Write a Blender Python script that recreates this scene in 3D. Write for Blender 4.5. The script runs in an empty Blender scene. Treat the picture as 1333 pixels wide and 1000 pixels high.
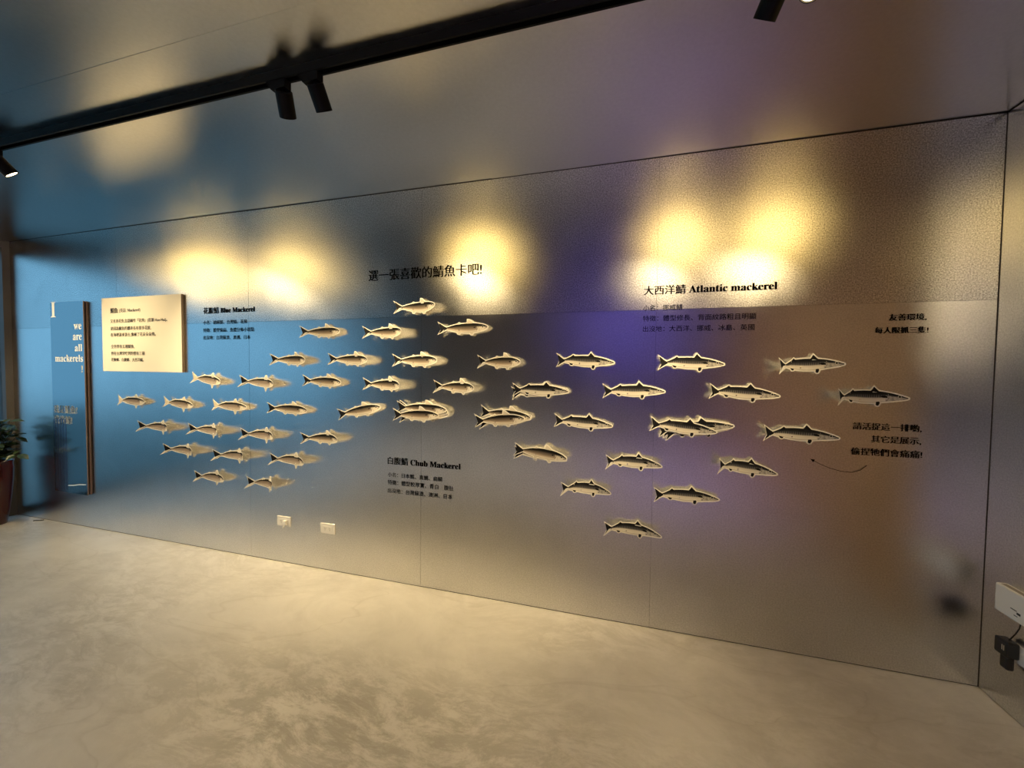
import bpy, bmesh, math, random
from mathutils import Vector, Matrix, Quaternion
random.seed(7)
S = bpy.context.scene
COL = S.collection

# ------------------------------------------------------------------ camera
FPX, YAW, PITCH, ROLL = 517.773, -0.28076, -0.033827, 0.01117
CAM = Vector((-1.58824, -2.32179, 1.43821))
fwd = Vector((math.sin(YAW)*math.cos(PITCH), math.cos(YAW)*math.cos(PITCH), math.sin(PITCH)))
rgt = Vector((math.cos(YAW), -math.sin(YAW), 0)); upv = rgt.cross(fwd)
r2 = rgt*math.cos(ROLL) + upv*math.sin(ROLL); u2 = upv*math.cos(ROLL) - rgt*math.sin(ROLL)
cd = bpy.data.cameras.new('camera'); cam = bpy.data.objects.new('camera', cd); COL.objects.link(cam)
cam.matrix_world = Matrix(((r2.x, u2.x, -fwd.x, CAM.x), (r2.y, u2.y, -fwd.y, CAM.y), (r2.z, u2.z, -fwd.z, CAM.z), (0, 0, 0, 1)))
cd.sensor_width = 36; cd.lens = FPX/1333*36; cd.clip_start = 0.01
S.camera = cam

# ------------------------------------------------------------------ world (dusk sky outside the glazing), exposure
W = bpy.data.worlds.new('sky'); S.world = W; W.use_nodes = True
bgn = W.node_tree.nodes['Background']
bgn.inputs['Color'].default_value = (0.14, 0.35, 0.54, 1); bgn.inputs['Strength'].default_value = 1.7
S.view_settings.view_transform = 'Standard'; S.view_settings.look = 'None'
S.view_settings.gamma = 1.0; S.view_settings.use_curve_mapping = False
S.view_settings.exposure = 0.0
S.cycles.max_bounces = 10; S.cycles.diffuse_bounces = 5; S.cycles.glossy_bounces = 8
S.cycles.sample_clamp_indirect = 50.0; S.cycles.blur_glossy = 0.3
WARM = (1.0, 0.77, 0.41)
SPILL = (1.0, 0.67, 0.20); NEUTRAL = (1.0, 0.90, 0.77); VIOLET = (0.64, 0.46, 1.0)
SPILL_W = 14.0           # stray light around each beam
SPOT_W = 150.0            # each track spotlight facing the metal wall
DOWN_W = 172.0            # each downlight on the added rear track, put in to light the floor
SCREEN_E = 0.9           # purple display on the wall behind the photographer

# ------------------------------------------------------------------ materials
def new_mat(name):
    m = bpy.data.materials.new(name); m.use_nodes = True
    return m, m.node_tree.nodes, m.node_tree.links, m.node_tree.nodes['Principled BSDF']
def mat(name, col, rough=0.5, metal=0.0, emit=None, es=0.0, var=0.0, scale=20.0, coat=0.0):
    m, N, L, b = new_mat(name)
    b.inputs['Base Color'].default_value = (*col, 1); b.inputs['Roughness'].default_value = rough
    b.inputs['Metallic'].default_value = metal; b.inputs['Coat Weight'].default_value = coat
    if emit: b.inputs['Emission Color'].default_value = (*emit, 1); b.inputs['Emission Strength'].default_value = es
    if var:
        tc = N.new('ShaderNodeTexCoord'); no = N.new('ShaderNodeTexNoise'); no.inputs['Scale'].default_value = scale
        no.inputs['Detail'].default_value = 4; L.new(tc.outputs['Object'], no.inputs['Vector'])
        r = N.new('ShaderNodeValToRGB'); L.new(no.outputs['Fac'], r.inputs['Fac'])
        r.color_ramp.elements[0].position = .3; r.color_ramp.elements[1].position = .7
        r.color_ramp.elements[0].color = (*[c*(1-var) for c in col], 1); r.color_ramp.elements[1].color = (*[min(1, c*(1+var)) for c in col], 1)
        L.new(r.outputs['Color'], b.inputs['Base Color'])
    return m
def ramp(N, stops, interp='LINEAR'):
    r = N.new('ShaderNodeValToRGB'); r.color_ramp.interpolation = interp; e = r.color_ramp.elements
    while len(e) < len(stops): e.new(0.5)
    for k, (p, c) in enumerate(stops):
        e[k].position = p; e[k].color = (*(c if isinstance(c, tuple) else (c, c, c)), 1)
    return r
def mathn(N, L, op, a, b=None, clamp=False):
    n = N.new('ShaderNodeMath'); n.operation = op; n.use_clamp = clamp
    for i, v in enumerate((a, b)):
        if v is None: continue
        if hasattr(v, 'is_output'): L.new(v, n.inputs[i])
        else: n.inputs[i].default_value = v
    return n.outputs[0]
def mapping(N, L, vec, scale, loc=(0, 0, 0), rot=(0, 0, 0)):
    mp = N.new('ShaderNodeMapping'); mp.inputs['Scale'].default_value = scale; mp.inputs['Location'].default_value = loc; mp.inputs['Rotation'].default_value = rot
    L.new(vec, mp.inputs['Vector']); return mp.outputs['Vector']
def noise(N, L, vec, scale, detail=3, rough=.5, dist=0.0):
    n = N.new('ShaderNodeTexNoise'); n.inputs['Scale'].default_value = scale; n.inputs['Detail'].default_value = detail
    n.inputs['Roughness'].default_value = rough; n.inputs['Distortion'].default_value = dist; L.new(vec, n.inputs['Vector']); return n.outputs['Fac']

def silver(name, base, rough, grain, scale, sc=.1):
    """silver-foiled board: grainy metal leaf with soft scuffs"""
    m, N, L, b = new_mat(name); N.remove(b)
    b = N.new('ShaderNodeBsdfAnisotropic'); b.distribution = 'BECKMANN'; L.new(b.outputs[0], N['Material Output'].inputs['Surface'])
    g = N.new('ShaderNodeNewGeometry').outputs['Position']
    scuff = noise(N, L, g, 3.0, 6, .65, .4)
    rc = ramp(N, [(.3, tuple(c*(1-sc) for c in base)), (.7, tuple(min(1, c*(1+sc*.6)) for c in base))]); L.new(scuff, rc.inputs['Fac'])
    fine = noise(N, L, g, scale, 2, .7)
    gr = ramp(N, [(.30, 1-grain), (.70, 1+grain*.4)]); L.new(fine, gr.inputs['Fac'])
    mx = N.new('ShaderNodeMix'); mx.data_type = 'RGBA'; mx.blend_type = 'MULTIPLY'; mx.inputs[0].default_value = 1.0
    L.new(rc.outputs['Color'], mx.inputs[6]); L.new(gr.outputs['Color'], mx.inputs[7]); L.new(mx.outputs[2], b.inputs['Color'])
    L.new(mathn(N, L, 'ADD', mathn(N, L, 'MULTIPLY', scuff, sc*.8), rough - sc*.4), b.inputs['Roughness'])
    return m
M = {}
M['foil_wall'] = silver('silver_foil_wall', (.78, .78, .78), .35, .65, 160, .08)
M['foil_low'] = silver('silver_foil_lower', (.74, .74, .74), .305, .22, 140, .06)
M['foil_ceiling'] = silver('silver_foil_ceiling', (.68, .68, .68), .28, .05, 60, .015)
def dull(m, s=.1):
    m.node_tree.nodes['Principled BSDF'].inputs['Specular IOR Level'].default_value = s; return m
M['black'] = dull(mat('black_metal', (.0025, .0025, .003), .5), .15)
M['gap'] = mat('dark_gap', (.07, .062, .06), .8)
M['vinyl'] = dull(mat('black_vinyl', (.004, .004, .005), .7))
M['greyvinyl'] = mat('charcoal_vinyl', (.03, .03, .032), .6)
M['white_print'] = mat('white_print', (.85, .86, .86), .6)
M['paper'] = dull(mat('white_card', (.90, .89, .85), .7))
M['panel'] = mat('cream_board', (.80, .75, .64), .6)
M['panel_edge'] = mat('board_edge', (.28, .22, .16), .7)
M['plastic'] = mat('white_plastic', (.74, .73, .70), .35)
M['slot'] = mat('dark_slot', (.12, .09, .06), .6)
M['blackplastic'] = mat('black_plastic', (.008, .008, .009), .35)
M['pin'] = mat('steel_pin', (.8, .8, .8), .2, 1.0)
M['sign_front'] = mat('mirror_acrylic', (.36, .42, .45), .16, 1.0)
M['sign_band'] = mat('mirror_acrylic_band', (.22, .25, .34), .22, 1.0)
M['sign_side'] = mat('dark_brown_edge', (.022, .014, .013), .5)
M['sign_strip'] = mat('pink_edge', (.26, .20, .19), .45)
M['pot'] = mat('red_glaze', (.060, .002, .002), .16, coat=.5)
M['soil'] = mat('soil', (.02, .014, .01), .95, var=.4, scale=60)
M['leaf'] = mat('leaf', (.022, .045, .014), .4, var=.4, scale=30)
M['stem'] = mat('stem', (.04, .03, .015), .7)
M['lens'] = mat('lamp_lens', (1, 1, 1), .4, emit=WARM, es=14)
M['screen'] = mat('display_glow', (.0, .0, .0), .4, emit=(.20, .15, .90), es=SCREEN_E)
M['brown'] = mat('brown_plaster', (.50, .295, .13), .7, var=.08, scale=2)
M['pier'] = mat('grey_brown_pier', (.13, .125, .125), .6, var=.08, scale=3)
M['rear'] = mat('warm_grey_plaster', (.20, .17, .15), .75, var=.1, scale=1.5)
M['frame'] = mat('dark_window_frame', (.03, .03, .032), .4)
M['pave'] = mat('grey_paving', (.22, .23, .22), .8, var=.15, scale=1.0)
gm, N, L, b = new_mat('window_glass'); M['glass'] = gm
b.inputs['Base Color'].default_value = (1, 1, 1, 1); b.inputs['Roughness'].default_value = 0.0; b.inputs['Transmission Weight'].default_value = 1.0; b.inputs['IOR'].default_value = 1.02

def floor_mat():
    m, N, L, b = new_mat('trowelled_concrete')
    g = N.new('ShaderNodeNewGeometry').outputs['Position']
    big = noise(N, L, g, .55, 4, .55, .8)
    cloud = noise(N, L, g, 2.2, 8, .68, 1.2)
    # trowel sweeps: stretched, strongly warped noise
    wv = N.new('ShaderNodeTexNoise'); wv.inputs['Scale'].default_value = 1.1; wv.inputs['Detail'].default_value = 2; L.new(g, wv.inputs['Vector'])
    mix = N.new('ShaderNodeVectorMath'); mix.operation = 'MULTIPLY_ADD'; L.new(wv.outputs['Color'], mix.inputs[0]); mix.inputs[1].default_value = (.42, .42, 0); L.new(g, mix.inputs[2])
    tw = noise(N, L, mapping(N, L, mix.outputs[0], (2.2, 5.0, 1), rot=(0, 0, .62)), 2.2, 12, .80, .3)
    fine = noise(N, L, mapping(N, L, mix.outputs[0], (6, 22, 1), rot=(0, 0, .62)), 4.0, 8, .75)
    dv = N.new('ShaderNodeVectorMath'); dv.operation = 'DISTANCE'; L.new(mapping(N, L, g, (.70, 1.9, 0), loc=(1.75, 1.9, 0)), dv.inputs[0]); dv.inputs[1].default_value = (0, 0, 0)
    zone = ramp(N, [(.30, 0.0), (.62, 1.0)]); L.new(mathn(N, L, 'ADD', mathn(N, L, 'MULTIPLY', big, .75), mathn(N, L, 'MULTIPLY', mathn(N, L, 'SUBTRACT', 1.0, dv.outputs['Value'], True), .45)), zone.inputs['Fac'])
    marks = ramp(N, [(.45, 1.0), (.57, 0.0)]); L.new(tw, marks.inputs['Fac'])
    amt = mathn(N, L, 'MULTIPLY', mathn(N, L, 'MULTIPLY', marks.outputs['Color'], zone.outputs['Color']), mathn(N, L, 'ADD', fine, .25), True)
    base = ramp(N, [(.3, (.47, .45, .42)), (.55, (.55, .53, .495)), (.8, (.61, .59, .55))]); L.new(cloud, base.inputs['Fac'])
    dark = ramp(N, [(0, (.20, .185, .155)), (1, (.35, .325, .28))]); L.new(fine, dark.inputs['Fac'])
    mx = N.new('ShaderNodeMix'); mx.data_type = 'RGBA'; L.new(amt, mx.inputs[0]); L.new(base.outputs['Color'], mx.inputs[6]); L.new(dark.outputs['Color'], mx.inputs[7])
    # long faint sweeps of the trowel
    ln = noise(N, L, mapping(N, L, mix.outputs[0], (1.0, 2.6, 1), rot=(0, 0, -.5)), .9, 3, .5, .6)
    ck = ramp(N, [(.485, 0.0), (.50, 1.0), (.507, 0.0)]); L.new(ln, ck.inputs['Fac'])
    ckz = mathn(N, L, 'MULTIPLY', mathn(N, L, 'MULTIPLY', ck.outputs['Color'], fine), .30, True)
    mx2 = N.new('ShaderNodeMix'); mx2.data_type = 'RGBA'; L.new(ckz, mx2.inputs[0]); L.new(mx.outputs[2], mx2.inputs[6]); mx2.inputs[7].default_value = (.20, .165, .12, 1)
    L.new(mx2.outputs[2], b.inputs['Base Color'])
    L.new(mathn(N, L, 'ADD', mathn(N, L, 'MULTIPLY', amt, .18), .33), b.inputs['Roughness'])
    bp = N.new('ShaderNodeBump'); bp.inputs['Strength'].default_value = .25; bp.inputs['Distance'].default_value = .004
    hh = mathn(N, L, 'SUBTRACT', mathn(N, L, 'MULTIPLY', tw, .6), mathn(N, L, 'MULTIPLY', ck.outputs['Color'], .2))
    L.new(hh, bp.inputs['Height']); L.new(bp.outputs['Normal'], b.inputs['Normal'])
    return m
M['floor'] = floor_mat()

def fish_mat(kind):
    m, N, L, b = new_mat('fish_print_' + {'a': 'striped', 'b': 'spotted', 'c': 'grey'}[kind])
    uv = N.new('ShaderNodeUVMap').outputs['UV']; sp = N.new('ShaderNodeSeparateXYZ'); L.new(uv, sp.inputs[0])
    u, v = sp.outputs['X'], sp.outputs['Y']
    if kind == 'a':
        r = ramp(N, [(0, (.45, .40, .32)), (.10, (.78, .74, .66)), (.36, (.66, .61, .54)), (.46, (.16, .155, .16)), (.62, (.07, .07, .08)), (.74, (.010, .011, .015)), (1, (.006, .006, .009))])
        L.new(v, r.inputs['Fac'])
        w = N.new('ShaderNodeTexWave'); w.inputs['Scale'].default_value = 10.5; w.inputs['Distortion'].default_value = 2.0; w.inputs['Detail'].default_value = 1
        L.new(mapping(N, L, uv, (1, .22, 1)), w.inputs['Vector'])
        band = ramp(N, [(.38, 0.0), (.50, .8), (.70, .8), (.80, 0.0)]); L.new(v, band.inputs['Fac'])
        st = ramp(N, [(.45, 0.0), (.7, 1.0)]); L.new(w.outputs['Fac'], st.inputs['Fac'])
        hd = ramp(N, [(.70, 1.0), (.74, 0.0)]); L.new(u, hd.inputs['Fac'])
        f = mathn(N, L, 'MULTIPLY', mathn(N, L, 'MULTIPLY', band.outputs['Color'], st.outputs['Color']), hd.outputs['Color'])
        dk = (.012, .013, .02, 1)
    elif kind == 'c':
        r = ramp(N, [(0, (.35, .30, .24)), (.10, (.74, .68, .58)), (.26, (.46, .38, .30)), (.42, (.22, .175, .14)), (.60, (.11, .09, .075)), (.72, (.02, .018, .017)), (.78, (.008, .008, .008)), (1, (.008, .008, .008))])
        L.new(v, r.inputs['Fac'])
        st = ramp(N, [(.30, 0.0), (.34, .35), (.37, 0.0)]); L.new(v, st.inputs['Fac']); f = st.outputs['Color']; dk = (.20, .13, .09, 1)
    else:
        r = ramp(N, [(0, (.32, .27, .25)), (.12, (.55, .48, .43)), (.36, (.34, .28, .245)), (.58, (.27, .22, .195)), (.70, (.17, .14, .125)), (.76, (.02, .018, .018)), (1, (.008, .008, .008))])
        L.new(v, r.inputs['Fac'])
        st = ramp(N, [(.47, 0.0), (.52, .6), (.56, 0.0)]); L.new(v, st.inputs['Fac']); f = st.outputs['Color']; dk = (.10, .06, .05, 1)
    mx = N.new('ShaderNodeMix'); mx.data_type = 'RGBA'; L.new(f, mx.inputs[0]); L.new(r.outputs['Color'], mx.inputs[6]); mx.inputs[7].default_value = dk
    # head: paler cheek, mottled
    no = noise(N, L, mapping(N, L, uv, (1, .25, 1)), 26, 3, .6)
    hz = ramp(N, [(.735, 0.0), (.75, 1.0)]) if kind == 'a' else ramp(N, [(.775, 0.0), (.785, 1.0)]); L.new(u, hz.inputs['Fac'])
    hv = ramp(N, [(.0, 1.0), (.52, 1.0), (.70, 0.0)]); L.new(v, hv.inputs['Fac'])
    hc = ramp(N, [(.35, (.20, .19, .19)), (.6, (.58, .55, .51))]) if kind == 'a' else ramp(N, [(.28, (.5, .44, .38)), (.5, (.78, .72, .62))]); L.new(no, hc.inputs['Fac'])
    mx2 = N.new('ShaderNodeMix'); mx2.data_type = 'RGBA'; L.new(mathn(N, L, 'MULTIPLY', hz.outputs['Color'], hv.outputs['Color']), mx2.inputs[0])
    L.new(mx.outputs[2], mx2.inputs[6]); L.new(hc.outputs['Color'], mx2.inputs[7])
    L.new(mx2.outputs[2], b.inputs['Base Color']); b.inputs['Roughness'].default_value = .6; b.inputs['Specular IOR Level'].default_value = .12
    return m
for k in 'abc': M['fish_' + k] = fish_mat(k)
M['ink'] = dull(mat('fish_ink_black', (.010, .010, .012), .55))
M['ink_grey'] = dull(mat('fish_ink_grey', (.30, .27, .24), .55))
M['ink_pale'] = dull(mat('fish_ink_pale', (.60, .56, .50), .55))
def thin_paper(m, fac, gamma=None):
    """paper and pale ink let part of the light through"""
    N, L = m.node_tree.nodes, m.node_tree.links; out = N['Material Output']; t = N.new('ShaderNodeBsdfTranslucent'); b = N['Principled BSDF']
    t.inputs['Color'].default_value = (.95, .88, .70, 1)
    if b.inputs['Base Color'].is_linked:
        g = N.new('ShaderNodeGamma'); g.inputs['Gamma'].default_value = gamma; L.new(b.inputs['Base Color'].links[0].from_socket, g.inputs['Color']); L.new(g.outputs[0], t.inputs['Color'])
    mx = N.new('ShaderNodeMixShader'); mx.inputs[0].default_value = fac
    L.new(b.outputs[0], mx.inputs[1]); L.new(t.outputs[0], mx.inputs[2]); L.new(mx.outputs[0], out.inputs['Surface'])
thin_paper(M['paper'], .42)
for k in ('fish_a', 'fish_b', 'fish_c'): thin_paper(M[k], .42, .55)
thin_paper(M['ink_pale'], .35)
M['shine'] = mat('fish_eye_white', (.75, .72, .66), .5)

# ------------------------------------------------------------------ mesh helpers
def link(name, me, m=None, parent=None, loc=None):
    o = bpy.data.objects.new(name, me); COL.objects.link(o)
    if m is not None: me.materials.append(M[m] if isinstance(m, str) else m)
    if loc is not None: o.location = loc
    if parent is not None: o.parent = parent
    return o
def obj(name, bm, m, parent=None, smooth=False, loc=None):
    me = bpy.data.meshes.new(name); bmesh.ops.recalc_face_normals(bm, faces=bm.faces); bm.to_mesh(me); bm.free()
    if smooth:
        for p in me.polygons: p.use_smooth = True
    return link(name, me, m, parent, loc)
def empty(name, loc, label=None, cat=None, group=None, rot=None):
    o = bpy.data.objects.new(name, None); COL.objects.link(o); o.location = loc; o.empty_display_size = .05
    if rot is not None: o.rotation_euler = rot
    if label: tag(o, label, cat, group)
    return o
def tag(o, label, cat, group=None):
    o['label'] = label; o['category'] = cat
    if group: o['group'] = group
    return o
def struct(o, label=None):
    o['kind'] = 'structure'
    if label: o['label'] = label
    return o
def box(bm, x0, x1, y0, y1, z0, z1, bev=0.0):
    r = bmesh.ops.create_cube(bm, size=1.0); vs = r['verts']
    for v in vs:
        v.co = Vector((x0 + (v.co.x+.5)*(x1-x0), y0 + (v.co.y+.5)*(y1-y0), z0 + (v.co.z+.5)*(z1-z0)))
    if bev:
        es = {e for v in vs for e in v.link_edges}
        bmesh.ops.bevel(bm, geom=list(es), offset=bev, segments=2, affect='EDGES', profile=.5)
    return bm
def boxo(name, d, m, parent=None, bev=0.0, loc=None):
    return obj(name, box(bmesh.new(), *d, bev=bev), m, parent, loc=loc)
def tube(bm, pts, r, seg=8, cap=True):
    pts = [Vector(p) for p in pts]; rings = []
    for i, p in enumerate(pts):
        d = (pts[min(i+1, len(pts)-1)] - pts[max(i-1, 0)]).normalized()
        a = d.orthogonal().normalized() if i == 0 else (rings_a - d*rings_a.dot(d)).normalized()
        rings_a = a; c = d.cross(a); rr = r[i] if isinstance(r, (list, tuple)) else r
        rings.append([bm.verts.new(p + (a*math.cos(t) + c*math.sin(t))*rr) for t in [2*math.pi*k/seg for k in range(seg)]])
    for A, B in zip(rings, rings[1:]):
        for k in range(seg): bm.faces.new((A[k], A[(k+1) % seg], B[(k+1) % seg], B[k]))
    if cap: bm.faces.new(rings[0][::-1]); bm.faces.new(rings[-1])
    return bm
def lathe(bm, prof, seg=32):
    rings = [[bm.verts.new((r*math.cos(2*math.pi*k/seg), r*math.sin(2*math.pi*k/seg), z)) for k in range(seg)] for r, z in prof]
    for A, B in zip(rings, rings[1:]):
        for k in range(seg): bm.faces.new((A[k], A[(k+1) % seg], B[(k+1) % seg], B[k]))
    bm.faces.new(rings[0][::-1]); bm.faces.new(rings[-1])
    return bm

# ------------------------------------------------------------------ the room
XL, YB, H = -7.2, -5.6, 2.6
fl = struct(boxo('floor', (XL-.2, .15, YB-.2, .05, -.1, 0), 'floor'))
pave = struct(boxo('ground_outside', (XL-14, XL-.2, -12, 4, -.14, -.04), 'pave'))
wb = struct(boxo('wall_back', (XL-.2, .15, .012, .15, 0, H+.1), 'gap'))
xs = [0.0, -1.44, -2.872, -4.31, -5.745, XL]
rnd = random.Random(3)
for i in range(5):
    for j, (z0, z1, mm) in enumerate(((.005, 1.7794, 'foil_low'), (1.7806, H-.0035, 'foil_wall'))):
        x1, x0 = xs[i]-.0006, xs[i+1]+.0006
        if i == 0: x1 = -.003
        cx, cz = (x0+x1)/2, (z0+z1)/2
        o = boxo('panel', (x0-cx, x1-cx, 0, .012, z0-cz, z1-cz), mm, wb, loc=(cx, 0, cz))
        o.rotation_euler = (math.radians(rnd.uniform(-.03, .03)), 0, math.radians(rnd.uniform(-.04, .04)))
wc = struct(boxo('ceiling', (XL-.2, .15, YB-.2, .15, H+.012, H+.12), 'gap'))
ys = [-.004, -1.252, -2.50, -3.75, YB]
xc = [-.004, -2.4, -4.8, XL]
for i in range(4):
    for k in range(3):
        cx, cy = (xc[k]+xc[k+1])/2, (ys[i]+ys[i+1])/2
        hx, hy = (xc[k]-xc[k+1])/2-.0002, (ys[i]-ys[i+1])/2-.0002
        o = boxo('ceiling_panel', (-hx, hx, -hy, hy, 0, .012), 'foil_ceiling', wc, loc=(cx, cy, H))
        o.rotation_euler = (math.radians(rnd.uniform(-.1, .1)), math.radians(rnd.uniform(-.1, .1)), 0)
# right wall: foiled return by the corner, then brown plaster
wr = struct(boxo('wall_right', (.012, .15, YB-.2, .012, 0, H+.1), 'gap'))
boxo('panel', (0, .012, -.46, -.003, .004, H-.004), 'foil_low', wr)
boxo('plaster', (-.004, .012, YB, -.462, 0, H), 'brown', wr)
# wall behind the photographer
wf = struct(boxo('wall_front', (XL-.2, .15, YB-.2, YB, 0, H+.1), 'rear'))
# left side: pier, header, sill, mullions and panes
wl = struct(boxo('wall_left', (XL-.15, XL, -.05, .012, 0, H), 'pier'))
boxo('header', (XL-.15, XL, -5.0, -.05, 2.53, H), 'pier', wl)
boxo('upstand', (XL-.15, XL, -5.0, -.05, 0, .03), 'pier', wl)
boxo('rear_pier', (XL-.15, XL, YB, -5.0, 0, H), 'pier', wl)
NP = 4
for k in range(NP):
    y1 = -.05 - k*(4.95/NP); y0 = y1 - 4.95/NP
    w = boxo('window_%d' % (k+1), (XL-.10, XL-.04, y0, y0+.045, .03, 2.53), 'frame'); struct(w)
    boxo('window_frame', (XL-.10, XL-.04, y0+.045, y1, 2.485, 2.53), 'frame', w)
    boxo('window_frame', (XL-.10, XL-.04, y0+.045, y1, .03, .06), 'frame', w)
    boxo('pane', (XL-.074, XL-.066, y0+.045, y1, .06, 2.485), 'glass', w)
# dark shadow-gap trims
struct(boxo('trim_1', (XL, -.003, .002, .012, H-.0035, H-.001), 'gap'))
struct(boxo('trim_2', (-.003, .012, .002, .012, 0, H-.004), 'gap'))
struct(boxo('trim_3', (XL, -.003, .003, .012, 0, .005), 'gap'))

# ------------------------------------------------------------------ rear room fittings the metal reflects
disp = empty('wall_display', (-1.60, YB, 2.14), 'large glowing purple blue display on the wall behind the viewer', 'display')
boxo('housing', (-.85, .85, 0, .05, -.42, .42), 'black', disp, bev=.006)
boxo('screen', (-.82, .82, .05, .054, -.39, .39), 'screen', disp)

# ------------------------------------------------------------------ tracks and spotlights
def track(y, x0, x1, label, grp):
    t = empty('lighting_track', ((x0+x1)/2, y, H), label, 'light track', grp); hw = (x1-x0)/2
    boxo('rail', (-hw, hw, -.018, .018, -.012, 0), 'black', t)
    boxo('rail_lip', (-hw, hw, -.018, -.010, -.035, -.012), 'black', t)
    boxo('rail_lip', (-hw, hw, .010, .018, -.035, -.012), 'black', t)
    boxo('conductor', (-hw, hw, -.009, -.006, -.022, -.018), 'pin', t)
    for s in (-1, 1): boxo('end_cap', (s*hw-.006, s*hw+.006, -.019, .019, -.036, -.001), 'black', t)
    return t
TY = -1.035
track(TY, -6.9, -.25, 'long black ceiling track running parallel to the silver fish wall', 'ceiling tracks')
def lamp(px, y, d, watt, label, grp, cone=78, spill=True, sp_k=1.0, flip=1, col=None):
    d = Vector(d).normalized(); t = empty('track_spotlight', (px, y, H-.035), label, 'spotlight', grp)
    bm = bmesh.new()   # adapter with a chamfered end
    prof = [(-.075, 0), (-.05, -.034), (.018, -.034), (.018, 0)]
    A = [bm.verts.new((x*flip, -.016, z)) for x, z in prof]; B = [bm.verts.new((x*flip, .016, z)) for x, z in prof]
    bm.faces.new(A); bm.faces.new(B[::-1])
    for k in range(4): bm.faces.new((A[k], B[k], B[(k+1) % 4], A[(k+1) % 4]))
    obj('adapter', bm, 'black', t)
    obj('stem', tube(bmesh.new(), [(0, 0, -.030), (0, 0, -.062)], .0055, 10), 'black', t)
    q = Vector((0, 0, -1)).rotation_difference(d)
    bm = bmesh.new(); R_, T_ = .031, .090
    lathe(bm, [(.024, -T_+.016), (.0285, -T_), (.0305, -T_), (R_, -T_+.002), (R_, -.003), (R_-.003, 0)], 28)
    bmesh.ops.rotate(bm, verts=bm.verts, cent=(0, 0, 0), matrix=q.to_matrix()); bmesh.ops.translate(bm, verts=bm.verts, vec=Vector((0, 0, -.052)) - d*.012)
    hd = obj('head', bm, 'black', t)
    bm = bmesh.new(); lathe(bm, [(.0255, -T_+.006), (.026, -T_+.003), (.012, -T_+.0015)], 24)
    bmesh.ops.rotate(bm, verts=bm.verts, cent=(0, 0, 0), matrix=q.to_matrix()); bmesh.ops.translate(bm, verts=bm.verts, vec=Vector((0, 0, -.052)) - d*.012)
    obj('lens', bm, 'lens', hd)
    ld = bpy.data.lights.new('spot_beam', 'SPOT'); ld.energy = watt; ld.color = col or WARM; ld.spot_size = math.radians(cone); ld.spot_blend = 1.0; ld.shadow_soft_size = .026
    ls = [ld]
    if spill:
        l2 = bpy.data.lights.new('spot_spill', 'SPOT'); l2.energy = SPILL_W*sp_k; l2.color = SPILL; l2.spot_size = math.radians(172); l2.spot_blend = 1.0; l2.shadow_soft_size = .026; ls.append(l2)
    for l_ in ls:
        lo = bpy.data.objects.new(l_.name, l_); COL.objects.link(lo); lo.parent = t
        lo.location = Vector((0, 0, -.052)) + d*(T_-.010); lo.rotation_euler = q.to_euler()
    return t
G1 = 'spotlights on the track before the fish wall'
lamp(-6.45, TY, (.05, .62, -.78), SPOT_W*.7, 'added unseen spotlight at the far left end of the track brightening the tall sign', G1, sp_k=.5)  # extra lamp out of view, added to whiten the sign lettering
lamp(-5.88, TY, (.30, .60, -.74), SPOT_W*.75, 'black spotlight out of view left of the frame, lighting the cream board', G1, sp_k=1.8)
lamp(-4.785, TY, (.24, .60, -.76), SPOT_W*1.25, 'black spotlight with lit lens at the left edge, below the track', G1)
lamp(-2.905, TY, (-.35, .58, -.73), SPOT_W*.6, 'left one of the two black spotlights hanging side by side from the track', G1, sp_k=.5)
lamp(-2.752, TY, (-.05, .60, -.78), SPOT_W, 'right one of the two black spotlights hanging side by side from the track', G1)
lamp(-1.205, TY, (-.30, .62, -.72), SPOT_W, 'black spotlight at the top edge, left of the bright lamp glare', G1, cone=57, sp_k=.95)
lamp(-1.125, TY, (-.22, -.48, -.85), SPOT_W*.15, 'black spotlight at the top edge turned towards the viewer with glaring lens', G1, flip=-1, sp_k=.2)
lamp(-.575, TY, (-.38, .60, -.70), SPOT_W*.75, 'black spotlight above the right corner lighting the last fish', G1, cone=56, sp_k=.85)
track(-4.0, -6.6, -.4, 'added unseen ceiling track behind the viewer with downward fill lights', 'ceiling tracks')  # this track and its lamps are added to light the floor
for k, x in enumerate((-6.0, -4.4, -2.9, -1.0)):
    lamp(x, -4.0, (0, .12, -1), DOWN_W*(1.7 if k == 3 else 1), ('leftmost', 'second from left', 'third from left', 'rightmost')[k] + ' added fill downlight on the unseen rear track behind the viewer', 'added rear fill lights', cone=95, spill=False, col=VIOLET if k == 3 else NEUTRAL)  # added fill lamps; the violet one tints the floor at right
lamp(-1.75, -4.0, (.62, .70, -.40), 90, 'added unseen warm spotlight on the rear track brightening the brown side wall', 'added rear fill lights', cone=76, spill=False)  # added to brighten the brown wall seen in the metal

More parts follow.
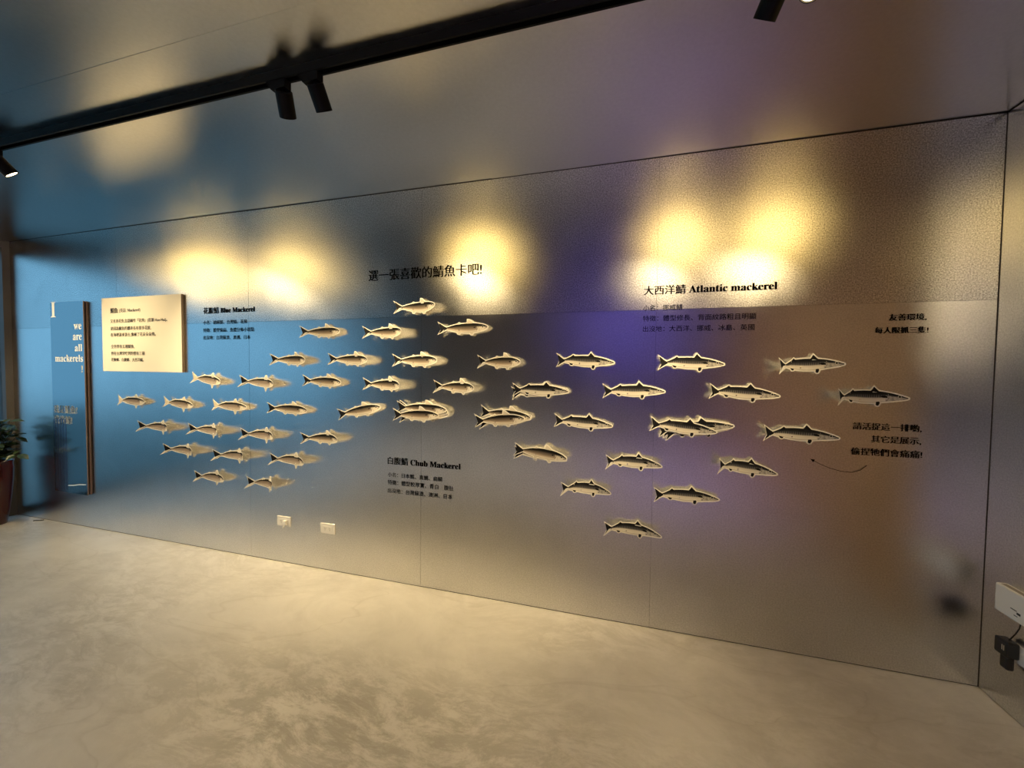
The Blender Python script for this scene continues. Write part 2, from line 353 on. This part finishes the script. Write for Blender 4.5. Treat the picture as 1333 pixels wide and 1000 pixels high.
# ------------------------------------------------------------------ lettering
B0 = {}
for i in range(26):
    B0[chr(65+i)] = chr(0x1D400+i); B0[chr(97+i)] = chr(0x1D41A+i)
def serif(s): return ''.join(B0.get(c, c) for c in s)
def text_mesh(s, bold=0.0):
    c = bpy.data.curves.new('t', 'FONT'); c.body = s; c.resolution_u = 3; c.extrude = .006
    o = bpy.data.objects.new('t', c); COL.objects.link(o)
    me = bpy.data.meshes.new_from_object(o.evaluated_get(bpy.context.evaluated_depsgraph_get()))
    bpy.data.objects.remove(o); bpy.data.curves.remove(c)
    if bold:
        bm = bmesh.new(); bm.from_mesh(me); g = bm.verts[:] + bm.edges[:] + bm.faces[:]
        for s_ in (bold*.5, bold):
            d = bmesh.ops.duplicate(bm, geom=g); bmesh.ops.translate(bm, verts=[e for e in d['geom'] if isinstance(e, bmesh.types.BMVert)], vec=(s_, 0, 0))
        bm.to_mesh(me); bm.free()
    me.materials.clear()
    return me
def line(name, s, xl, xr, zc, y, m, parent, bold=0.0, h=None, face='back'):
    """one printed line fitted between xl and xr, centred on height zc, lying at depth y"""
    me = text_mesh(s, bold); X = [v.co.x for v in me.vertices]; Y = [v.co.y for v in me.vertices]; Z = [v.co.z for v in me.vertices]
    sx = (xr-xl)/(max(X)-min(X)); sz = sx if h is None else h/(max(Y)-min(Y)); yc = (max(Y)+min(Y))/2; z0 = min(Z); x0 = min(X)
    for v in me.vertices:
        x_, y_, d_ = (v.co.x-x0)*sx, (v.co.y-yc)*sz, (v.co.z-z0)*.05
        v.co = (xl + x_ - parent.location.x, y - d_ - parent.location.y, zc + y_ - parent.location.z)
    o = link(name, me, m, parent)
    if name == 'text_line': o['kind'] = 'stuff'
    return o
YW = -.0016
def block(label, x, z, rows, m='vinyl', heavy=0.0):
    t = empty('wall_lettering', (x, 0, z), label, 'lettering', 'lettering on the silver wall')
    for r in rows:
        s, xl, xr, zc = r[:4]; hd = len(r) > 4
        line('heading' if hd else 'text_line', s, xl, xr, zc, YW, m, t, bold=r[4] if hd else heavy, h=r[5] if len(r) > 5 else None)
    return t
block('large black Chinese headline above the topmost fish', -2.86, 2.03, [('選一張喜歡的鯖魚卡吧!', -3.269, -2.458, 2.063, .045)])
block('small black blue mackerel caption right of the cream board', -4.5, 1.66,
      [(serif('花腹鯖 Blue Mackerel'), -4.761, -4.249, 1.876, .05), ('小名：胡麻鯖、台灣鯖、花飛', -4.763, -4.324, 1.784), ('特徵：體型偏扁、魚體分佈小斑點', -4.764, -4.258, 1.724), ('出沒地：台灣蘇澳、澳洲、日本', -4.765, -4.296, 1.667)], 'vinyl', .008)
block('black chub mackerel caption low on the wall under the middle fish', -2.86, .6,
      [(serif('白腹鯖 Chub Mackerel'), -3.121, -2.590, .826, .05), ('小名：日本鯖、真鯖、扁鯖', -3.120, -2.718, .731), ('特徵：體型較厚實、青白　腹肚', -3.120, -2.639, .679), ('出沒地：台灣蘇澳、澳洲、日本', -3.120, -2.647, .623)], 'vinyl', .008)
block('black Atlantic mackerel caption below the two bright spots at right', -1.2, 1.66,
      [(serif('大西洋鯖 Atlantic mackerel'), -1.508, -.864, 1.886, .05), ('小名：挪威鯖', -1.510, -1.308, 1.790), ('特徵：體型修長、背面紋路粗且明顯', -1.509, -.955, 1.733), ('出沒地：大西洋、挪威、冰島、英國', -1.508, -.962, 1.676)], 'vinyl', .008)
block('bold black two line notice at upper right above the last fish', -.33, 1.63,
      [('友善環境,', -.398, -.254, 1.710, .07), ('每人限抓三隻!', -.451, -.245, 1.650, .07)])
nt = block('black three line notice at right with curved arrow beneath it', -.39, .95,
      [('請活捉這一排喲,', -.523, -.253, 1.187, .04), ('其它是展示,', -.447, -.253, 1.127, .04), ('偷捏牠們會痛痛!', -.527, -.247, 1.064, .04)])
arc = [Vector((-.461, YW-.0006, .997)), Vector((-.486, YW-.0006, .972)), Vector((-.520, YW-.0006, .958)), Vector((-.565, YW-.0006, .960)), Vector((-.612, YW-.0006, .972)), Vector((-.655, YW-.0006, .990)), Vector((-.684, YW-.0006, 1.006))]
ar = obj('arrow', tube(bmesh.new(), [p - nt.location for p in arc], .0013, 6), 'vinyl', nt)
bm = bmesh.new(); pts = [(-.696, 1.012), (-.676, 1.010), (-.683, .996)]
A = [bm.verts.new((x-nt.location.x, YW-.0012, z-nt.location.z)) for x, z in pts]; B = [bm.verts.new((x-nt.location.x, YW, z-nt.location.z)) for x, z in pts]
bm.faces.new(A); bm.faces.new(B[::-1])
for k in range(3): bm.faces.new((A[k], B[k], B[(k+1) % 3], A[(k+1) % 3]))
obj('arrow_head', bm, 'vinyl', ar)

# cream information board
bd = empty('information_board', (-5.43, -.002, 1.395), 'cream square board with small black text beside the tall sign', 'sign')
boxo('board', (-.462, .462, -.0195, -.001, 0, .617), 'panel', bd)
boxo('board_edge', (.462, .465, -.0195, -.001, 0, .617), 'panel_edge', bd)
PB = -.0222
line('heading', '鯖魚', -5.784, -5.690, 1.905, PB, 'greyvinyl', bd, bold=.08)
line('heading', '(' + '英語: ' + serif('Mackerel') + ')', -5.676, -5.425, 1.901, PB, 'greyvinyl', bd)
for s, xr, z in (('又名青花魚,台語稱作「花飛」(音讀 Hue-Hui)。', -5.121, 1.814), ('是因為鯖魚的體表長有很多花紋,', -5.304, 1.754), ('在海裡游來游去,像極了花朵朵朵飛。', -5.253, 1.701),
                 ('全世界有五種鯖魚,', -5.501, 1.603), ('但在台灣常吃到的僅有三種:', -5.376, 1.546), ('花腹鯖、白腹鯖、大西洋鯖。', -5.396, 1.493)):
    line('text_line', s, -5.785, xr, z, PB, 'greyvinyl', bd, bold=.012)

# tall reflective sign
sg = empty('tall_sign', (-6.288, 0, .30), 'tall narrow mirrored sign with white words we are all mackerels', 'sign')
boxo('front_panel', (-.222, .222, -.028, -.020, 0, 1.70), 'sign_front', sg)
boxo('core', (-.216, .216, -.020, -.007, .004, 1.696), 'sign_side', sg)
boxo('back_panel', (-.222, .222, -.007, 0, 0, 1.70), 'sign_strip', sg)
boxo('edge_strip', (.222, .225, -.028, -.020, 0, 1.70), 'sign_strip', sg)
PS = -.0281
for k in range(5): boxo('pleat', (-.205+k*.036, -.187+k*.036, -.0295, -.028, .02, .66), 'sign_band', sg)
line('numeral', serif('I'), -6.502, -6.432, 1.935, PS, 'white_print', sg, h=.135)
for s, xl, xr, z, h in (('we', -6.193, -6.092, 1.778, .048), ('are', -6.207, -6.091, 1.685, .048), ('all', -6.185, -6.089, 1.595, .062), ('mackerels', -6.458, -6.083, 1.503, .062)):
    line('word', serif(s), xl, xr, z, PS, 'white_print', sg, h=h)
line('word', '!', -6.106, -6.088, 1.410, PS, 'white_print', sg, bold=.1, h=.060)
line('word', '我是鯖魚!', -6.494, -6.175, 1.047, PS, 'white_print', sg, bold=.05)
line('word', '我尚鯖!', -6.498, -6.246, .953, PS, 'white_print', sg, bold=.05)
obj('reflection_stroke', tube(bmesh.new(), [(x+6.288, PS-.001, z-.30) for x, z in ((-6.316, .365), (-6.25, .371), (-6.17, .385), (-6.085, .392))], .004, 6), 'white_print', sg)  # reflection on the sign front, drawn as a solid white line

sg.location.x -= .055

# wall sockets
def socket(x, z, label, plug):
    s = empty('wall_socket', (x, 0, z), label, 'socket', 'white wall sockets')
    bm = box(bmesh.new(), -.0615, .0615, -.0075, 0, -.0365, .0365, bev=.003); obj('plate', bm, 'plastic', s)
    boxo('insert', (-.040, .040, -.0095, -.007, -.019, .019), 'plastic', s, bev=.001)
    for cx in (-.02, .02):
        for sx in (-.0055, .0055): boxo('slot', (cx+sx-.001, cx+sx+.001, -.0100, -.009, -.002, .008), 'slot', s)
        obj('slot', tube(bmesh.new(), [(cx, -.0092, -.009), (cx, -.0101, -.009)], .0025, 10), 'slot', s)
    if plug:
        pg = obj('plug_cap', box(bmesh.new(), .006, .036, -.026, -.009, -.020, .012, bev=.004), 'plastic', s)
        obj('plug_tail', tube(bmesh.new(), [(.02, -.02, -.018), (.014, -.024, -.036), (.006, -.020, -.048)], [.006, .006, .003], 8), 'plastic', pg)
socket(-3.992, .310, 'left of the two low white sockets with small plug in it', True)
socket(-3.604, .302, 'right of the two low white wall sockets, empty', False)

# ------------------------------------------------------------------ fish cards
SPEC = {   # outlines as fractions of the length, x from tail (0) to nose (1)
 'a': dict(L=.32, zs=.98,
   top=[(.10, .010), (.17, .040), (.25, .082), (.32, .093), (.45, .100), (.56, .100), (.68, .092), (.80, .070), (.90, .042), (.97, .018), (1.0, .004)],
   bot=[(.10, -.010), (.17, -.030), (.25, -.050), (.32, -.064), (.45, -.083), (.56, -.086), (.68, -.070), (.80, -.052), (.90, -.038), (.97, -.022), (1.0, -.010)],
   tail=[(.14, .012), (.08, .050), (.004, .112), (.045, .045), (.085, .0), (.045, -.045), (.006, -.108), (.08, -.050), (.14, -.012)],
   fins=[([(.235, .07), (.285, .112), (.315, .088), (.30, .07)], 'ink'), ([(.545, .09), (.565, .115), (.595, .160), (.625, .128), (.665, .088)], 'ink'),
         ([(.665, -.062), (.675, -.085), (.66, -.122), (.64, -.128), (.622, -.112), (.625, -.068)], 'ink'), ([(.215, -.036), (.245, -.075), (.275, -.078), (.29, -.055)], 'ink')]),
 'c': dict(L=.315, zs=1.0,
   top=[(.12, .012), (.20, .034), (.30, .064), (.42, .082), (.55, .090), (.68, .090), (.80, .080), (.90, .060), (.97, .036), (1.0, .016)],
   bot=[(.12, -.010), (.20, -.030), (.30, -.056), (.42, -.080), (.55, -.092), (.68, -.092), (.80, -.078), (.90, -.056), (.97, -.038), (1.0, -.022)],
   tail=[(.16, .013), (.09, .055), (.004, .115), (.05, .045), (.095, .0), (.05, -.045), (.0, -.108), (.09, -.052), (.16, -.013)],
   fins=[([(.36, .07), (.40, .105), (.43, .085), (.42, .075)], 'ink_pale'), ([(.57, .085), (.585, .165), (.62, .158), (.70, .098), (.69, .085)], 'ink_pale'),
         ([(.70, -.085), (.69, -.128), (.66, -.135), (.62, -.09)], 'ink_pale'), ([(.36, -.065), (.38, -.112), (.41, -.118), (.44, -.08)], 'ink_pale')]),
 'b': dict(L=.32, zs=1.0,
   top=[(.14, .010), (.20, .026), (.30, .066), (.42, .080), (.55, .084), (.68, .076), (.80, .060), (.90, .040), (.97, .018), (1.0, .0)],
   bot=[(.14, -.008), (.20, -.022), (.30, -.062), (.42, -.084), (.55, -.098), (.68, -.098), (.80, -.084), (.90, -.066), (.97, -.044), (1.0, -.022)],
   tail=[(.17, .012), (.11, .058), (.03, .132), (.06, .05), (.105, .0), (.06, -.05), (.0, -.112), (.10, -.052), (.17, -.010)],
   fins=[([(.33, .07), (.36, .098), (.40, .082)], 'ink_pale'), ([(.57, .078), (.62, .150), (.655, .158), (.70, .075)], 'ink_pale'),
         ([(.67, -.09), (.645, -.160), (.62, -.185), (.58, -.09)], 'ink_pale')]),
}
def interp(pts, x):
    if x <= pts[0][0]: return pts[0][1]
    for (a, b), (c, d) in zip(pts, pts[1:]):
        if x <= c: return b + (d-b)*(x-a)/(c-a)
    return pts[-1][1]
def poly_offset(P, d):
    n = len(P); area = sum(P[i][0]*P[(i+1) % n][1]-P[(i+1) % n][0]*P[i][1] for i in range(n)); s = 1 if area > 0 else -1; out = []
    for i in range(n):
        p0, p1, p2 = Vector(P[i-1]), Vector(P[i]), Vector(P[(i+1) % n])
        a, b = (p1-p0).normalized(), (p2-p1).normalized(); na, nb = Vector((a.y, -a.x))*s, Vector((b.y, -b.x))*s
        m = na+nb
        if m.length < .25: m = (na+nb) + (a-b)*.6
        m.normalize(); k = d/max(.45, m.dot(na)); out.append(tuple(p1 + m*min(k, 1.9*d)))
    return out
BORD = .0062
def fish(kind, tx, tz, nx, nz, c, a, b, label, name='fish_card', grp='mackerel cards on the silver wall', pin=True):
    sp = SPEC[kind]; xm, zm = (tx+nx)/2, (tz+nz)/2; Lr = math.hypot(nx-tx, nz-tz); ang = math.atan2(nz-tz, nx-tx); Lz = sp['L']*sp['zs']
    root = empty(name, (xm, -c, zm), label, 'fish card', grp, rot=(0, -ang, 0))
    h = Lr/2; kt, kh = a/h**2, b/h**2
    def curl(x): return -(kh if x > 0 else kt)*x*x
    def P(u, w, lift=0.0): x = (u-.5)*Lr; return (x, curl(x)-lift, w*Lz)
    U = [sp['top'][0][0] + (1-sp['top'][0][0])*k/13 for k in range(14)]
    # white card, cut around the fish
    bm = bmesh.new()
    def slab(rows):      # a strip of paper given as (x, z low, z high) columns
        F = [[bm.verts.new((x, curl(x), z)) for z in (z0, z1)] for x, z0, z1 in rows]
        for i in range(len(rows)-1): bm.faces.new((F[i][0], F[i+1][0], F[i+1][1], F[i][1]))
    cols = [((u-.5)*Lr, interp(sp['bot'], u)*Lz-BORD, interp(sp['top'], u)*Lz+BORD) for u in U]
    cols.append((Lr/2+BORD*.9, sp['bot'][-1][1]*Lz-BORD*.35, sp['top'][-1][1]*Lz+BORD*.35)); slab(cols)
    def plate(pts, y0):
        fa = bm.faces.new([bm.verts.new((x, curl(x)+y0, z)) for x, z in pts]); bmesh.ops.triangulate(bm, faces=[fa])
    polys = [(sp['tail'], 'ink')] + sp['fins']
    for q, (pl, _) in enumerate(polys):
        plate(poly_offset([((u-.5)*Lr, w*Lz) for u, w in pl], BORD*.9), .0001*(q+1))
    card = obj('card', bm, 'paper', root)
    # printed body
    bm = bmesh.new(); uvl = bm.loops.layers.uv.new('UVMap'); NR = 4; G = []
    for u in U:
        t0, t1 = interp(sp['bot'], u), interp(sp['top'], u); G.append([(bm.verts.new(P(u, t0+(t1-t0)*r/NR, .0005)), u, r/NR) for r in range(NR+1)])
    for i in range(len(U)-1):
        for r in range(NR):
            q = (G[i][r], G[i+1][r], G[i+1][r+1], G[i][r+1]); f = bm.faces.new([x[0] for x in q])
            for lp, x in zip(f.loops, q): lp[uvl].uv = (x[1], x[2])
    body = obj('body_print', bm, 'fish_'+kind, root)
    for q, (pl, ink) in enumerate(polys):
        bm = bmesh.new(); A = [bm.verts.new(P(u, w, .0007)) for u, w in pl]; f = bm.faces.new(A); bmesh.ops.triangulate(bm, faces=[f])
        if kind != 'a' and q == 0: ink = 'ink' if (kind == 'c' or a > .03) else 'ink_pale'
        obj('tail_fin' if q == 0 else 'fin', bm, ink, root)
    # eye, gill line, mouth, pectoral fin
    def disc(u, w, r, lift, m, nm, par):
        bm = bmesh.new(); bm.faces.new([bm.verts.new(P(u+r*math.cos(t)/Lr, w+r*math.sin(t)/Lz, lift)) for t in [2*math.pi*k/12 for k in range(12)]]); return obj(nm, bm, m, par)
    ew = .018 if kind == 'a' else (.012 if kind == 'c' else -.006); eu = .905
    e = disc(eu, ew, .0062, .0013, 'shine', 'eye', root); disc(eu, ew, .0048, .0018, 'ink', 'pupil', e)
    def ribbon(pts, w_, m, nm):
        bm = bmesh.new(); V = []
        for i, (u, w) in enumerate(pts):
            d = Vector(((pts[min(i+1, len(pts)-1)][0]-pts[max(i-1, 0)][0])*Lr, (pts[min(i+1, len(pts)-1)][1]-pts[max(i-1, 0)][1])*Lz)).normalized(); n = Vector((-d.y, d.x))*w_
            V.append((bm.verts.new(P(u+n.x/Lr, w+n.y/Lz, .0015)), bm.verts.new(P(u-n.x/Lr, w-n.y/Lz, .0015))))
        for p, q in zip(V, V[1:]): bm.faces.new((p[0], p[1], q[1], q[0]))
        obj(nm, bm, m, root)
    g = .79 if kind != 'a' else .77
    ribbon([(g, .055), (g+.012, .02), (g+.006, -.02), (g-.02, -.052)], .0011, 'ink_grey' if kind == 'a' else 'ink', 'gill_line')
    ribbon([(.995, -.004), (.965, -.012), (.94, -.020)], .0012, 'ink', 'mouth')
    pf = [(g-.005, .018), (g-.04, .030), (g-.10, .018), (g-.055, -.004), (g-.005, -.004)] if kind == 'a' else [(g-.03, .012), (g-.06, .018), (g-.09, .006), (g-.06, -.006)]
    bm = bmesh.new(); f = bm.faces.new([bm.verts.new(P(u, w, .0012)) for u, w in pf]); bmesh.ops.triangulate(bm, faces=[f]); obj('pectoral_fin', bm, 'ink', root)
    if pin:
        obj('pin', tube(bmesh.new(), [(-.03, c-.0002, -.012), (-.03, curl(-.03)-.003, -.012)], .0016, 8), 'pin', root)
        obj('pin_head', tube(bmesh.new(), [(-.03, curl(-.03)-.001, -.012), (-.03, curl(-.03)-.0035, -.012)], .0028, 10), 'pin', root)
    return root
FISH = [
(1,'b',-5.706,1.151,-5.377,1.153,0.020,0.010,0.015),
(2,'b',-5.169,1.154,-4.833,1.142,0.020,0.010,0.020),
(3,'b',-4.646,1.146,-4.297,1.148,0.020,0.010,0.020),
(4,'c',-4.095,1.147,-3.747,1.140,0.020,0.020,0.020),
(5,'b',-4.845,1.355,-4.534,1.332,0.020,0.020,0.030),
(6,'b',-4.324,1.336,-4.012,1.327,0.020,0.055,0.050),
(7,'c',-3.767,1.352,-3.465,1.343,0.020,0.030,0.020),
(8,'c',-4.033,1.498,-3.744,1.496,0.020,0.050,0.040),
(9,'c',-3.774,1.690,-3.477,1.694,0.020,0.045,0.015),
(10,'b',-5.399,0.951,-5.060,0.954,0.020,0.060,0.060),
(11,'b',-4.841,0.957,-4.525,0.951,0.020,0.060,0.075),
(12,'b',-4.324,0.946,-4.009,0.949,0.020,0.055,0.060),
(13,'c',-3.773,0.947,-3.470,0.953,0.020,0.045,0.050),
(14,'b',-5.125,0.782,-4.793,0.777,0.020,0.055,0.065),
(15,'b',-4.595,0.770,-4.262,0.781,0.020,0.060,0.085),
(16,'b',-4.057,0.778,-3.743,0.780,0.020,0.050,0.060),
(17,'b',-4.796,0.590,-4.515,0.587,0.020,0.050,0.030),
(18,'b',-4.246,0.596,-4.007,0.580,0.020,0.075,0.080),
(19,'c',-3.030,1.834,-2.747,1.843,0.020,0.045,0.050),
(20,'c',-3.268,1.679,-2.972,1.683,0.020,0.040,0.065),
(21,'c',-2.728,1.696,-2.409,1.701,0.020,0.025,0.010),
(22,'c',-3.548,1.502,-3.233,1.499,0.020,0.035,0.050),
(23,'c',-3.042,1.495,-2.732,1.498,0.020,0.040,0.045),
(24,'c',-2.449,1.488,-2.198,1.490,0.020,0.055,0.030),
(25,'c',-3.265,1.338,-2.979,1.335,0.020,0.040,0.070),
(26,'c',-2.738,1.333,-2.479,1.329,0.020,0.060,0.055),
(27,'a',-2.238,1.325,-1.909,1.321,0.030,0.015,0.010),
(28,'c',-3.486,1.123,-3.162,1.186,0.020,0.015,0.010),
(29,'c',-3.044,1.143,-2.727,1.149,0.040,0.010,0.010),
(30,'c',-2.473,1.127,-2.168,1.153,0.040,0.010,0.010),
(31,'c',-2.221,0.969,-1.911,0.936,0.030,0.020,0.040),
(32,'a',-1.979,1.501,-1.659,1.489,0.020,0.010,0.010),
(33,'a',-1.714,1.329,-1.391,1.334,0.020,0.010,0.010),
(34,'a',-1.424,1.490,-1.105,1.484,0.020,0.015,0.010),
(35,'a',-1.171,1.343,-0.850,1.325,0.020,0.030,0.010),
(36,'a',-1.987,1.151,-1.663,1.134,0.020,0.010,0.015),
(37,'a',-1.458,1.159,-1.136,1.130,0.045,0.005,0.005),
(38,'a',-1.688,0.938,-1.401,0.934,0.020,0.055,0.045),
(39,'a',-1.129,0.963,-0.857,0.934,0.020,0.080,0.030),
(40,'a',-1.933,0.769,-1.664,0.762,0.020,0.075,0.045),
(41,'a',-1.431,0.773,-1.113,0.774,0.020,0.030,0.015),
(42,'a',-1.691,0.563,-1.396,0.554,0.020,0.055,0.050),
(43,'a',-0.874,1.475,-0.589,1.488,0.020,0.075,0.030),
(44,'a',-0.627,1.330,-0.336,1.330,0.020,0.075,0.030),
(45,'a',-0.916,1.139,-0.595,1.129,0.020,0.030,0.020),
]
ROWS = [('second', (9, 20, 21)), ('third', (8, 22, 23, 24, 32, 34, 43)), ('fourth', (5, 6, 7, 25, 26, 27, 33, 35, 44)), ('fifth', (1, 2, 3, 4, 28, 29, 30, 36, 37, 45)),
        ('sixth', (10, 11, 12, 13, 31, 38, 39)), ('seventh', (14, 15, 16, 40, 41)), ('lowest', (17, 18, 42))]
ORD = ['leftmost', 'second', 'third', 'fourth', 'fifth', 'sixth', 'seventh', 'eighth', 'ninth', 'tenth']
LOOK = {'a': 'striped dark-backed mackerel card', 'b': 'small pale mackerel card', 'c': 'plump grey mackerel card'}
STACK = {   # cards behind the front one: tail dx, dz, nose dx, dz
 29: [(.024, .050, .050, .036), (.036, .056, .058, .022), (.034, -.014, .062, .012)], 30: [(.034, .058, .036, .006), (.020, -.012, .040, .014)],
 37: [(.040, -.034, .080, .036), (.074, -.052, .076, .030), (.060, -.040, .066, .040)], 27: [(-.006, -.022, -.006, .010)], 31: [(-.004, -.020, -.002, .004)]}
where = {19: 'alone at the top, just below the large headline'}
for rn, ids in ROWS:
    for k, i in enumerate(ids):
        pos = 'leftmost' if k == 0 else ('rightmost' if k == len(ids)-1 else ORD[k] + ' from left')
        where[i] = '%s in the %s' % (pos, 'lowest row of fish' if rn == 'lowest' else rn + ' row from the top')
where[44] = 'rightmost of all, above the three line notice'
def short(i): return where[i].replace(' from the top', ' fish row down')
for i, kind, tx, tz, nx, nz, c, a, b in FISH:
    if i in STACK:
        n = len(STACK[i])
        fish(kind, tx, tz, nx, nz, c, a, b, 'front card of the stack ' + short(i))
        for q, (d0, d1, d2, d3) in enumerate(STACK[i]):
            nm = 'rear' if n == 1 else ('second', 'third', 'hindmost')[q] if n == 3 else ('middle', 'hindmost')[q]
            fish(kind, tx+d0, tz+d1, nx+d2, nz+d3, c-.006*(q+1), a, b, '%s card of the stack ' % nm + short(i), pin=False)
    else:
        fish(kind, tx, tz, nx, nz, c, a, b, LOOK[kind] + ', ' + where[i])

# ------------------------------------------------------------------ potted plant by the left end
PX, PY = -7.035, -.21
pt = empty('potted_plant', (PX, PY, 0), 'leafy green plant in tall glossy red pot at the left edge', 'plant')
prof = [(.070, 0), (.074, .004), (.088, .10), (.104, .25), (.116, .40), (.120, .50), (.117, .555), (.122, .566), (.122, .576), (.112, .576), (.108, .55), (.10, .535)]
pot = obj('pot', lathe(bmesh.new(), prof, 40), 'pot', pt, smooth=True)
obj('soil', lathe(bmesh.new(), [(.107, .535), (.106, .546), (.03, .552)], 24), 'soil', pt)
bm = bmesh.new()
LV = [(0, 0, 0), (.30, .24, .05), (.62, .25, .04), (1, 0, -.10), (.30, -.24, .05), (.62, -.25, .04), (.30, 0, -.01), (.62, 0, -.03)]
vs = [bm.verts.new(v) for v in LV]
for f in ((0, 6, 1), (1, 6, 7, 2), (2, 7, 3), (0, 4, 6), (4, 5, 7, 6), (5, 3, 7)): bm.faces.new([vs[k] for k in f])
leaf_me = bpy.data.meshes.new('leaf'); bm.to_mesh(leaf_me); bm.free(); leaf_me.materials.append(M['leaf'])
pr = random.Random(11)
def leaf(p, az, el, s):
    o = bpy.data.objects.new('leaf', leaf_me); COL.objects.link(o); o.parent = pt; o.location = p; o.rotation_euler = (pr.uniform(-.5, .5), -el, az); o.scale = (s, s, s)
stems = []
for k in range(24):
    az = pr.uniform(0, 2*math.pi); lean = pr.uniform(.03, .17); hh = pr.uniform(.14, .40)
    stems.append([Vector((.03*math.cos(az), .03*math.sin(az), .545)), Vector((lean*.6*math.cos(az), lean*.6*math.sin(az), .545+hh*.6)), Vector((lean*math.cos(az), lean*math.sin(az), .545+hh))])
stems.append([Vector((.05, .0, .55)), Vector((.13, .02, .63)), Vector((.25, .05, .64))])     # the shoot reaching right
stems.append([Vector((.05, -.02, .55)), Vector((.14, -.04, .61)), Vector((.22, -.06, .60))])
for st in stems:
    obj('stem', tube(bmesh.new(), st, [.004, .003, .002], 6), 'stem', pt)
    for q in range(9):
        t = .25 + .75*q/8; p = st[0].lerp(st[1], min(1, t*2)) if t < .5 else st[1].lerp(st[2], t*2-1)
        if p.x < -.10: p.x = -.10
        az = pr.uniform(0, 2*math.pi)
        if p.x + .09*math.cos(az) < -.15 or p.y + .09*math.sin(az) > .19: az += math.pi
        leaf(p, az, pr.uniform(-.5, .7), pr.uniform(.065, .11))

# ------------------------------------------------------------------ router, adapter, cable and socket on the right wall
rt = empty('wifi_router', (0, -.245, .49), 'white router box on the right wall beside the corner', 'router')
obj('case', box(bmesh.new(), -.040, 0, -.130, .130, -.058, .060, bev=.006), 'plastic', rt)
boxo('vent_strip', (-.030, -.012, -.115, .115, .0598, .0606), 'ink_grey', rt)
for y0, z0, w_, h_ in ((.040, -.012, .028, .0035), (.018, -.020, .016, .009), (.030, -.033, .016, .003)):
    boxo('logo_mark', (-.0407, -.0398, y0-w_/2, y0+w_/2, z0-h_/2, z0+h_/2), 'greyvinyl', rt)
so = empty('wall_socket', (0, -.232, .285), 'white socket on the right wall behind the black power adapter', 'socket', 'white wall sockets')
obj('plate', box(bmesh.new(), -.009, 0, -.060, .060, -.038, .038, bev=.003), 'plastic', so)
boxo('insert', (-.011, -.0085, -.04, .04, -.02, .02), 'plastic', so)
ad = empty('power_adapter', (-.011, -.175, .262), 'black power adapter plugged in below the white router', 'adapter')
obj('body', box(bmesh.new(), -.042, 0, -.030, .034, .004, .070, bev=.006), 'blackplastic', ad)
obj('strain_relief', box(bmesh.new(), -.034, -.008, -.022, .018, -.052, .008, bev=.008), 'blackplastic', ad)
boxo('rating_mark', (-.0426, -.0418, -.016, -.012, .030, .052), 'ink_pale', ad); boxo('rating_mark', (-.0426, -.0418, -.008, -.004, .030, .052), 'ink_pale', ad)
cb = obj('power_cable', tube(bmesh.new(), [(-.022, -.215, .434), (-.024, -.212, .405), (-.026, -.200, .375), (-.026, -.185, .350), (-.026, -.172, .329)], .0022, 8), 'blackplastic')
tag(cb, 'thin black cable between the white router and the black adapter', 'cable')
sc = obj('cable_scrap', tube(bmesh.new(), [(-6.82, -.060, .004), (-6.80, -.046, .004), (-6.775, -.040, .004), (-6.765, -.030, .004), (-6.76, -.018, .004)], .004, 6), 'blackplastic')
tag(sc, 'short dark scrap of cable on the floor below the tall sign', 'cable')
